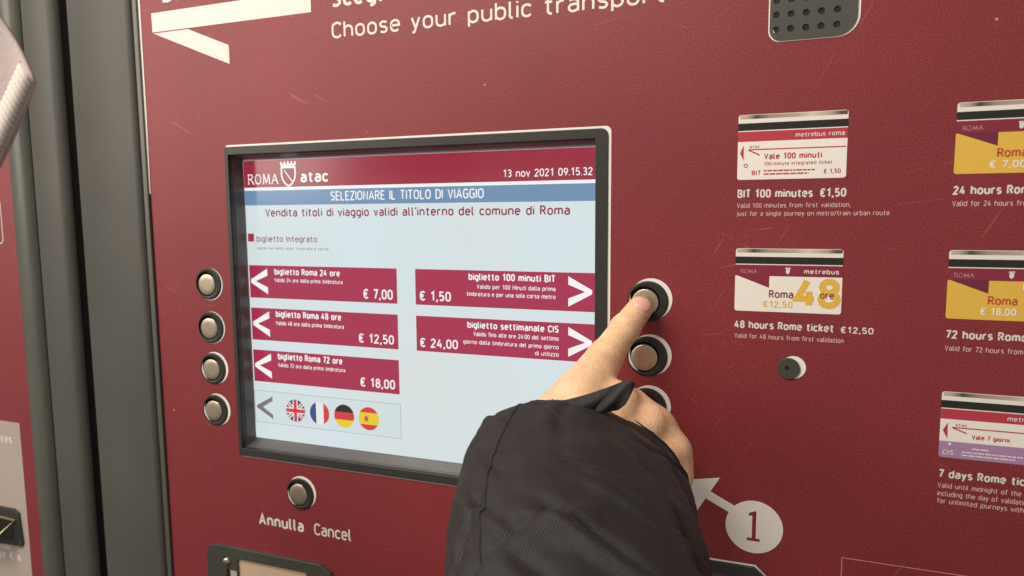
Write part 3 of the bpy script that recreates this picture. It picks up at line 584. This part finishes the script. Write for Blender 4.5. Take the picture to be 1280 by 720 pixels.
# ------------------------------------------------------------------ the person: one hand pressing a button, sleeve of a dark jacket
def seg(p, a, b_, ra, rb):
    a = np.array(a, float); b_ = np.array(b_, float); d = b_-a; t = np.clip(((p-a)@d)/(d@d), 0, 1)
    return np.linalg.norm(p-a-t[..., None]*d, axis=-1)-(ra+(rb-ra)*t)
def smin(a, b_, k):
    h = np.clip(.5+.5*(b_-a)/k, 0, 1); return b_+(a-b_)*h-k*h*(1-h)
TIP = (-83.4, -11.0, -65.6); DIP = (-90.6, -25, -77.2); PIP = (-99.6, -44, -93.6); MC = (-107.5, -72, -113.5)
M2, M3, M4 = (-86.0, -66, -117.0), (-69.0, -62, -130.0), (-57.0, -62, -147.5)
WR = (-96, -128, -172)
def hand_sdf(p):
    f = seg(p, TIP, DIP, 8.7, 9.6)
    f = smin(f, seg(p, DIP, PIP, 9.5, 10.9), 2.5)
    f = smin(f, seg(p, PIP, MC, 11.0, 14), 3)
    palm = smin(seg(p, MC, WR, 13.5, 21), seg(p, (-104, -54, -101), (-128, -88, -130), 9.5, 15), 8)
    for q, r in ((M2, 12.2), (M3, 11.2), (M4, 10.2)): palm = smin(palm, seg(p, q, WR, r, 20), 8)
    palm = smin(palm, seg(p, WR, (-103, -185, -200), 23, 27), 10)
    palm = smin(palm, seg(p, (-116, -85, -140), (-100, -105, -150), 14, 17), 10)     # thumb base
    f = smin(f, palm, 9)
    for q, a, b_, c, r in ((M2, (-77.5, -40, -129.5), (-82, -28, -150), (-90, -42, -158), 9.8), (M3, (-62.5, -41, -140), (-68, -30, -162), (-80, -44, -166), 9.8), (M4, (-51.5, -46, -157), (-57, -36, -172), (-69, -48, -176), 8.8)):
        g = smin(seg(p, q, a, r+1.4, r), seg(p, a, b_, r-.2, r-.9), 3); g = smin(g, seg(p, b_, c, r-.9, r-1.6), 2)
        f = smin(f, g, 7.0)
    ch = [(-79, -54, -121.5), (-64, -54, -133.5), (-54, -56, -147), (-52, -60, -161), (-58, -78, -180)]
    for a, b_ in zip(ch, ch[1:]): f = smin(f, seg(p, a, b_, 10, 10.3), 6)
    th = smin(seg(p, (-118, -92, -146), (-121, -62, -143), 12, 10), seg(p, (-121, -62, -143), (-108, -44, -146), 9.6, 8), 4)   # thumb folded under
    f = smin(f, th, 6)
    # creases over the finger joints, tendons, small folds
    for c_, ax, amp, wid in ((PIP, np.subtract(MC, DIP), .55, 6.5), (DIP, np.subtract(PIP, TIP), .34, 4.5)):
        ax = ax/np.linalg.norm(ax); t = (p-np.array(c_))@ax; rr = np.linalg.norm(p-np.array(c_)-t[..., None]*ax, axis=-1)
        f = f-amp*1.1*np.exp(-(t/wid)**2)*np.clip(1-abs(rr-10)/6, 0, 1)+amp*.85*np.exp(-(t/wid)**2)*np.cos(t*2*math.pi/2.9+np.sin(p[..., 0]*.8)*.8)*np.clip(1-abs(rr-10)/6, 0, 1)
    return f
def surface_net(sdf, lo, hi, h):
    xs = [np.arange(lo[i], hi[i]+h, h) for i in range(3)]
    G = np.stack(np.meshgrid(*xs, indexing='ij'), -1); F = np.empty(G.shape[:3])
    for i in range(G.shape[0]): F[i] = sdf(G[i])
    ins = F < 0; nx, ny, nz = F.shape
    cnt = np.zeros((nx-1, ny-1, nz-1)); acc = np.zeros((nx-1, ny-1, nz-1, 3))
    corners = [(a, b_, c) for a in (0, 1) for b_ in (0, 1) for c in (0, 1)]
    def sub(A, c): return A[c[0]:c[0]+nx-1, c[1]:c[1]+ny-1, c[2]:c[2]+nz-1]
    for a in corners:
        for ax in range(3):
            if a[ax] == 0:
                b_ = list(a); b_[ax] = 1; fa, fb = sub(F, a), sub(F, b_); cr = (fa < 0) != (fb < 0)
                t = np.where(cr, fa/np.where(cr, fa-fb, 1), 0); pos = sub(G, a).copy(); pos[..., ax] += t*h
                acc += pos*cr[..., None]; cnt += cr
    act = cnt > 0; idx = -np.ones(cnt.shape, int); idx[act] = np.arange(act.sum()); V = acc[act]/cnt[act][:, None]
    faces = []
    for ax in range(3):
        o1, o2 = (ax+1) % 3, (ax+2) % 3
        sl0 = [slice(None)]*3; sl1 = [slice(None)]*3; sl0[ax] = slice(0, -1); sl1[ax] = slice(1, None)
        e = np.argwhere(ins[tuple(sl0)] != ins[tuple(sl1)])
        e = e[(e[:, o1] > 0) & (e[:, o2] > 0) & (e[:, o1] < F.shape[o1]-1) & (e[:, o2] < F.shape[o2]-1)]
        inv = ins[tuple(e.T)]
        q = []
        for d1, d2 in ((-1, -1), (0, -1), (0, 0), (-1, 0)):
            k = e.copy(); k[:, o1] += d1; k[:, o2] += d2; q.append(idx[tuple(k.T)])
        q = np.stack(q, 1); q[~inv] = q[~inv][:, ::-1]; faces.append(q)
    fc = np.concatenate(faces); e_ = .4
    for _ in range(3):
        d = sdf(V); g = np.stack([sdf(V+np.eye(3)[i]*e_)-sdf(V-np.eye(3)[i]*e_) for i in range(3)], -1)/(2*e_)
        V = V-(d[:, None]*g/np.maximum((g*g).sum(-1), .3)[:, None])*.8
    return V, fc
V, Fc = surface_net(hand_sdf, (-146, -190, -216), (-38, -2, -50), 1.15)
def skin():
    M = mat('skin', (.62, .36, .22, 1), .45, spec=.4); N = M.node_tree.nodes; L = M.node_tree.links; B = N['Principled BSDF']
    B.inputs['Subsurface Weight'].default_value = .18; B.inputs['Subsurface Radius'].default_value = (1, .35, .2); B.inputs['Subsurface Scale'].default_value = .004
    at_ = N.new('ShaderNodeAttribute'); at_.attribute_name = 'flush'; g = N.new('ShaderNodeNewGeometry')
    n = N.new('ShaderNodeTexNoise'); n.inputs['Scale'].default_value = 120; n.inputs['Detail'].default_value = 5; L.new(g.outputs['Position'], n.inputs['Vector'])
    r = N.new('ShaderNodeValToRGB'); e = r.color_ramp.elements; e[0].position = .3; e[0].color = (.78, .47, .265, 1); e[1].position = .7; e[1].color = (.92, .63, .39, 1); L.new(n.outputs[0], r.inputs[0])
    mx = N.new('ShaderNodeMix'); mx.data_type = 'RGBA'; L.new(at_.outputs['Fac'], mx.inputs[0]); L.new(r.outputs[0], mx.inputs[6]); mx.inputs[7].default_value = (.80, .33, .25, 1)
    L.new(mx.outputs[2], B.inputs['Base Color'])
    vo = N.new('ShaderNodeTexVoronoi'); vo.inputs['Scale'].default_value = 1100; L.new(g.outputs['Position'], vo.inputs['Vector'])
    n3 = N.new('ShaderNodeTexNoise'); n3.inputs['Scale'].default_value = 500; n3.inputs['Detail'].default_value = 4; L.new(g.outputs['Position'], n3.inputs['Vector'])
    ad = N.new('ShaderNodeMath'); ad.operation = 'ADD'; L.new(vo.outputs['Distance'], ad.inputs[0]); L.new(n3.outputs[0], ad.inputs[1])
    bp = N.new('ShaderNodeBump'); bp.inputs['Strength'].default_value = .6; bp.inputs['Distance'].default_value = .0004; L.new(ad.outputs[0], bp.inputs['Height']); L.new(bp.outputs[0], B.inputs['Normal'])
skin(); mat('nail', (.86, .45, .36, 1), .25, spec=.5, coat=.6)
me = bpy.data.meshes.new('hand'); me.from_pydata((V*MM).tolist(), [], Fc.tolist()); me.update(); finish(me, 'skin', True)
fl = np.zeros(len(V))
for c_, s_, a_ in ((TIP, 9, .6), (PIP, 8, .35), (DIP, 6, .25), (M2, 11, .5), (M3, 11, .5), (M4, 11, .5), ((-58, -52, -140), 9, .45)): fl = np.maximum(fl, a_*np.exp(-(np.linalg.norm(V-np.array(c_), axis=1)/s_)**2))
me.attributes.new('flush', 'FLOAT', 'POINT').data.foreach_set('value', fl)
PR = link('person', None, at=(-96, -128, -172), label='right hand in a dark jacket sleeve pressing the top right button with its index finger', category='person')
hand = link('hand', me, PR)
# fingernail: patch laid on the back of the fingertip
ax = np.subtract(TIP, DIP); ax = ax/np.linalg.norm(ax); toc = np.array((30., -483., 60.))-np.array(TIP); dor = toc-ax*(toc@ax); dor /= np.linalg.norm(dor); sd = np.cross(ax, dor)
nv = []; NU, NV_ = 12, 12
for j in range(NV_+1):
    for i in range(NU+1):
        u = i/NU*2-1; v_ = j/NV_*2-1
        wu = 5.6*(1-.10*max(-v_, 0)**2) ; ph = u*wu*math.sqrt(max(1-.45*abs(v_)**3.5, 0))/7.2
        base = np.array(TIP)+ax*(.2+v_*5.6*math.sqrt(1-.30*u*u)); p = base+(dor*math.cos(ph)+sd*math.sin(ph))*8.8
        for _ in range(6):
            q = (p-base)/np.linalg.norm(p-base); p = p-q*hand_sdf(p[None])[0]*.8
        edge = max(abs(u), abs(v_) if v_ < 0 else abs(v_)*.9); q = (p-base)/np.linalg.norm(p-base)
        nv.append(p+q*(.6 if edge < .95 else -.35))
nf = [(j*(NU+1)+i, j*(NU+1)+i+1, (j+1)*(NU+1)+i+1, (j+1)*(NU+1)+i) for j in range(NV_) for i in range(NU)]
me = bpy.data.meshes.new('nail'); me.from_pydata((np.array(nv)*MM).tolist(), [], nf); me.update(); link('fingernail', finish(me, 'nail', True), hand)

def cloth_mat(name, a, b_, scale, bump):
    M = mat(name, a, .62, spec=.35); N = M.node_tree.nodes; L = M.node_tree.links; B = N['Principled BSDF']
    uv = N.new('ShaderNodeUVMap'); mp = N.new('ShaderNodeMapping'); mp.inputs['Rotation'].default_value = (0, 0, math.radians(32)); L.new(uv.outputs[0], mp.inputs[0])
    w = N.new('ShaderNodeTexWave'); w.inputs['Scale'].default_value = scale; w.inputs['Distortion'].default_value = .6; w.inputs['Detail'].default_value = 1; L.new(mp.outputs[0], w.inputs['Vector'])
    n = N.new('ShaderNodeTexNoise'); n.inputs['Scale'].default_value = 500; g = N.new('ShaderNodeNewGeometry'); L.new(g.outputs['Position'], n.inputs['Vector'])
    mu = N.new('ShaderNodeMath'); mu.operation = 'MULTIPLY'; L.new(w.outputs['Fac'], mu.inputs[0]); L.new(n.outputs[0], mu.inputs[1])
    r = N.new('ShaderNodeMix'); r.data_type = 'RGBA'; r.inputs[6].default_value = a; r.inputs[7].default_value = b_; L.new(mu.outputs[0], r.inputs[0]); L.new(r.outputs[2], B.inputs['Base Color'])
    bp = N.new('ShaderNodeBump'); bp.inputs['Strength'].default_value = bump; bp.inputs['Distance'].default_value = .0005; L.new(mu.outputs[0], bp.inputs['Height'])
    n2 = N.new('ShaderNodeTexNoise'); n2.inputs['Scale'].default_value = 45; n2.inputs['Detail'].default_value = 4; L.new(g.outputs['Position'], n2.inputs['Vector'])
    b2 = N.new('ShaderNodeBump'); b2.inputs['Strength'].default_value = .35; b2.inputs['Distance'].default_value = .003; L.new(n2.outputs[0], b2.inputs['Height']); L.new(b2.outputs[0], bp.inputs['Normal']); L.new(bp.outputs[0], B.inputs['Normal'])
    B.inputs['Sheen Weight'].default_value = .04; B.inputs['Sheen Roughness'].default_value = .5
cloth_mat('jacket_cloth', (.011, .009, .0088, 1), (.036, .029, .028, 1), 30, .6)
mat('jacket_lining', (.012, .009, .008, 1), .8); mat('cuff_tab_cloth', (.026, .023, .022, 1), .55, spec=.4, bump=(1500, .6))
# sleeve: rings given by left point, right point, depth of the near side
RINGS = [((-141.5, -78.0, -125.3), (-47.5, -72.0, -160.7), 26), ((-147.4, -92.0, -127.1), (-43.4, -88.0, -163.5), 31), ((-160.0, -113.0, -131.0), (-36.2, -113.0, -165.0), 37),
         ((-157.7, -145.0, -144.8), (-29.0, -143.0, -169.0), 42), ((-147.5, -180.0, -159.9), (-20.1, -178.0, -175.6), 44), ((-132.6, -215.0, -178.6), (-12.9, -213.0, -184.2), 44),
         ((-112, -262.0, -200.3), (-2, -260.0, -200.5), 44), ((-98, -310, -225), (8, -308, -222), 44)]
from mathutils import noise as mnoise
CREASES = [(136, 172, 96, 142, 4.6, 5.5), (96, 142, 48, 160, 4.2, 5), (40, 66, 14, 118, 3.2, 5), (60, 92, 26, 146, 2.6, 4.5), (128, 60, 84, 78, 1.5, 4), (120, 110, 70, 112, 1.7, 4.5), (152, 96, 128, 120, 2.2, 3.6),
           (150, 128, 120, 146, 2.2, 3.8), (24, 44, 56, 60, 1.8, 3.4), (92, 38, 64, 58, 1.3, 3.4), (84, 120, 40, 128, 2.2, 3.2), (134, 130, 150, 170, 2.4, 3.2), (160, 60, 138, 74, 1.8, 3), (30, 150, 70, 186, 3, 5), (110, 40, 100, 96, 1.2, 5), (104, 168, 60, 190, 3, 5)]
def sleeve():
    C = [(np.array(a)+np.array(b_))/2 for a, b_, _ in RINGS]; H = [(np.array(b_)-np.array(a))/2 for a, b_, _ in RINGS]; D = [d for *_, d in RINGS]; n = len(C)
    def interp(A, t):     # Catmull-Rom
        i = min(int(t), n-2); u = t-i; p = [np.array(A[max(0, min(n-1, i+k))], float) for k in (-1, 0, 1, 2)]
        return .5*((2*p[1])+(-p[0]+p[2])*u+(2*p[0]-5*p[1]+4*p[2]-p[3])*u*u+(-p[0]+3*p[1]-3*p[2]+p[3])*u**3)
    NR, NA = 150, 200; vs = []; uvs = []
    for j in range(NR+1):
        t = j/NR*(n-1); c = interp(C, t); hh = interp(H, t); dd = float(interp(D, t)); axd = interp(C, min(t+.05, n-1))-interp(C, max(t-.05, 0)); axd /= np.linalg.norm(axd)
        nf_ = np.cross(axd, hh); nf_ /= np.linalg.norm(nf_)
        if nf_@np.array((0, -1., .4)) < 0: nf_ = -nf_
        for i in range(NA):
            a = 2*math.pi*i/NA; ca, sa = math.cos(a), math.sin(a)
            p = c+hh*ca+nf_*dd*(sa if sa > 0 else sa*.8); rad = hh*ca/np.linalg.norm(hh)+nf_*sa; rad /= np.linalg.norm(rad)
            s = t; fold = 0
            # broad diagonal folds and gathers
            U_, V_ = a/(2*math.pi)*350, s*33
            for u0, v0, u1, v1, am, wd in CREASES:
                du, dv = u1-u0, v1-v0; L2 = du*du+dv*dv; k = max(0, min(1, ((U_-u0)*du+(V_-v0)*dv)/L2)); L_ = math.sqrt(L2)
                px, pv = U_-u0-k*du, V_-v0-k*dv; d_ = (px*dv-pv*du)/L_; r2 = math.hypot(px, pv)
                if r2 < wd*5:
                    env = math.exp(-((r2-abs(d_) if r2 > abs(d_) else 0)/(wd*2))**2)*(.35+.65*math.sin(math.pi*(.15+.7*k)))
                    fold += am*env*(math.exp(-((d_-wd*.8)/wd)**2)-.9*math.exp(-((d_+wd*.35)/(wd*.6))**2))
            q_ = Vector((U_ if U_ < 175 else 350-U_, V_, 3.1))
            fold += 2.6*mnoise.noise(q_*.022)*min(1, s)+1.4*mnoise.noise(q_*.05)*min(1, s)+.35*(1-abs(mnoise.noise(Vector((U_*.10, V_*.16, 1)))*2))
            lf = math.exp(-((ca+.90)/.13)**2)*.8*min(1, s)*math.sin(s*17+math.sin(s*5)*1.5)*(.6+.4*math.sin(s*3.1)); fold += lf
            if j < 3: fold += (.5, 1.2, .4)[j]
            vs.append(p+rad*fold); uvs.append((i/NA*.36, t*.035))
    base = len(vs)
    for k, (sc_, sh_) in enumerate(((.965, 0), (.91, 4), (.80, 30))):      # turned-in hem so the cuff has thickness
        c = C[0]+(C[1]-C[0])/np.linalg.norm(C[1]-C[0])*sh_
        for i in range(NA): vs.append(c+(np.array(vs[i])-C[0])*sc_); uvs.append((i/NA*.36, -.004*k))
    f = [(j*NA+i, j*NA+(i+1) % NA, (j+1)*NA+(i+1) % NA, (j+1)*NA+i) for j in range(NR) for i in range(NA)]
    order = [0]+[base//NA+k for k in range(3)]
    for a_, b_ in zip(order, order[1:]): f += [(b_*NA+i, b_*NA+(i+1) % NA, a_*NA+(i+1) % NA, a_*NA+i) for i in range(NA)]
    me = bpy.data.meshes.new('sleeve'); me.from_pydata([tuple(q*MM) for q in vs], [], f); ul = me.uv_layers.new(name='UVMap')
    for lp in me.loops: ul.data[lp.index].uv = Vector(uvs[lp.vertex_index])*10
    finish(me, 'jacket_cloth', True); me.materials.append(MATS['jacket_lining'])
    for p in me.polygons[NR*NA+NA:]: p.material_index = 1
    return me, vs, NA
sme, SV, NA = sleeve(); slv = link('jacket_sleeve', sme, PR)
def tube(name, pts, r, material, parent, n=8):
    v = []; f = []
    for k, p in enumerate(pts):
        d = np.array(pts[min(k+1, len(pts)-1)])-np.array(pts[max(k-1, 0)]); d /= np.linalg.norm(d)+1e-9; a = np.cross(d, (0, 0, 1.)); a /= np.linalg.norm(a)+1e-9; b_ = np.cross(d, a)
        for i in range(n): t = 2*math.pi*i/n; v.append((np.array(p)+(a*math.cos(t)+b_*math.sin(t))*r)*MM)
    for k in range(len(pts)-1): f += [(k*n+i, k*n+(i+1) % n, (k+1)*n+(i+1) % n, (k+1)*n+i) for i in range(n)]
    me = bpy.data.meshes.new(name); me.from_pydata([tuple(q) for q in v], [], f); me.update(); return link(name, finish(me, material, True), parent)
ia = int(NA*.372); tube('sleeve_seam', [SV[j*NA+ia] for j in range(6, 150)], .55, 'jacket_cloth', slv)
# folded cuff tab standing up at the rim
def tab():
    A = np.array
    def patch(name, rows, material, thick=.9):
        rows = [[A(p, float) for p in r] for r in rows]; nr, nc = len(rows), len(rows[0]); v = []
        def cr(p, u): return .5*((2*p[1])+(-p[0]+p[2])*u+(2*p[0]-5*p[1]+4*p[2]-p[3])*u*u+(-p[0]+3*p[1]-3*p[2]+p[3])*u**3)
        def crn(L_, s_):
            n = len(L_); i = min(int(s_*(n-1)), n-2); u = s_*(n-1)-i; return cr([L_[max(0, min(n-1, i+k))] for k in (-1, 0, 1, 2)], u)
        K = 18
        for j in range(K+1):
            for i in range(K+1): v.append(crn([crn(r, i/K) for r in rows], j/K)*MM)
        f = [(j*(K+1)+i, j*(K+1)+i+1, (j+1)*(K+1)+i+1, (j+1)*(K+1)+i) for j in range(K) for i in range(K)]
        me = bpy.data.meshes.new(name); me.from_pydata([tuple(q) for q in v], [], f); bm = bmesh.new(); bm.from_mesh(me)
        bmesh.ops.recalc_face_normals(bm, faces=bm.faces); bmesh.ops.solidify(bm, geom=bm.faces[:], thickness=thick*MM); bm.to_mesh(me); bm.free()
        link(name, finish(me, material, True), slv)
    # flat folded corner of the cuff, then the part rolled over it
    patch('cuff_corner', [[(-128, -97, -113.5), (-111, -101, -108.5), (-93, -103, -101.8), (-76.5, -103, -94.3)],
                          [(-124, -101, -117), (-109, -104.5, -112.5), (-94, -106, -107.5), (-80.5, -104, -101.5)],
                          [(-118, -101, -120.5), (-107, -105, -117), (-96, -106, -113.3), (-86, -103, -108.5)]], 'jacket_cloth')
    patch('cuff_tab', [[(-93, -104, -111.5), (-87, -105, -105), (-81, -104.5, -98.5), (-75.8, -103, -93.3)],
                       [(-88, -107.5, -112.0), (-82.5, -109.5, -105.8), (-77.5, -108.5, -99), (-72.5, -106, -92.6)],
                       [(-82, -106, -111.2), (-77.5, -107.5, -106.2), (-73.5, -107.5, -99.7), (-69.8, -106, -93)],
                       [(-77, -106, -109.4), (-73.5, -107.5, -105.8), (-70.8, -107, -100.5), (-68.8, -103, -95)],
                       [(-77, -100, -107.5), (-74.5, -102, -104.5), (-72, -102, -100.5), (-70.5, -98, -97)]], 'cuff_tab_cloth')
tab()

# ------------------------------------------------------------------ blurred cloth corner reaching in at the upper left
mat('mauve_cloth', (.52, .42, .40, 1), .7, bump=(300, .3), vary=.05); mat('cream_rib', (.68, .59, .53, 1), .65, bump=(500, .2))
def near_cloth():
    root = link('cloth', None, at=(-350, -250, 42), label='pale pinkish cloth corner with a ribbed cream hem reaching in at the upper left', category='cloth')
    A = Vector((-323.6, -250, 62.0)); up_ = Vector((-371, -250, 129.5))
    e1 = (up_-A)
    # main cloth: gently bowed sheet with thickness, between upper edge, corner and lower edge
    nU, nW = 24, 24; v = []; f = []
    for s in (0, 1):
        for j in range(nW+1):
            for i in range(nU+1):
                a = i/nU; b_ = j/nW; p = A+e1*a+(Vector((-60, 0, -67)))*b_+Vector((-21, 0, 0))*a*b_
                p.y += 3*math.sin(a*5+b_*3)+s*2.2; v.append(p*MM)
    n1 = (nU+1)*(nW+1)
    for s in (0, 1): f += [tuple(s*n1+k for k in ((j*(nU+1)+i), (j*(nU+1)+i+1), ((j+1)*(nU+1)+i+1), ((j+1)*(nU+1)+i))) for j in range(nW) for i in range(nU)]
    for i in range(nU): f += [(i, i+1, n1+i+1, n1+i), (nW*(nU+1)+i, nW*(nU+1)+i+1, n1+nW*(nU+1)+i+1, n1+nW*(nU+1)+i)]
    for j in range(nW): f += [(j*(nU+1), (j+1)*(nU+1), n1+(j+1)*(nU+1), n1+j*(nU+1)), (j*(nU+1)+nU, (j+1)*(nU+1)+nU, n1+(j+1)*(nU+1)+nU, n1+j*(nU+1)+nU)]
    me = bpy.data.meshes.new('sheet'); me.from_pydata([tuple(x) for x in v], [], f); bm = bmesh.new(); bm.from_mesh(me); bmesh.ops.recalc_face_normals(bm, faces=bm.faces); bm.to_mesh(me); bm.free()
    link('cloth_sheet', finish(me, 'mauve_cloth', True), root)
    # hem: ribs running across the lower-right edge
    dirh = Vector((-60, 0, -67)).normalized(); inw = e1.normalized(); N_ = 26; v = []; f = []
    for k in range(N_*6+1):
        s = k/6*2.9-2; ph = 2*math.pi*k/6; r = .6+.22*math.cos(ph)
        for w_, lift in ((-2.3, -1.8), (-2.1, r), (3, r+.6), (9.5, r+.4), (10, .1)):
            p = A+dirh*s+inw*w_; p.y += 1.5*math.sin(s/60)-lift-1.5; v.append(p*MM)
    for k in range(N_*6): f += [(k*5+i, k*5+i+1, (k+1)*5+i+1, (k+1)*5+i) for i in range(4)]
    me = bpy.data.meshes.new('hem'); me.from_pydata([tuple(x) for x in v], [], f); me.update(); link('ribbed_hem', finish(me, 'cream_rib', True), root)
near_cloth()
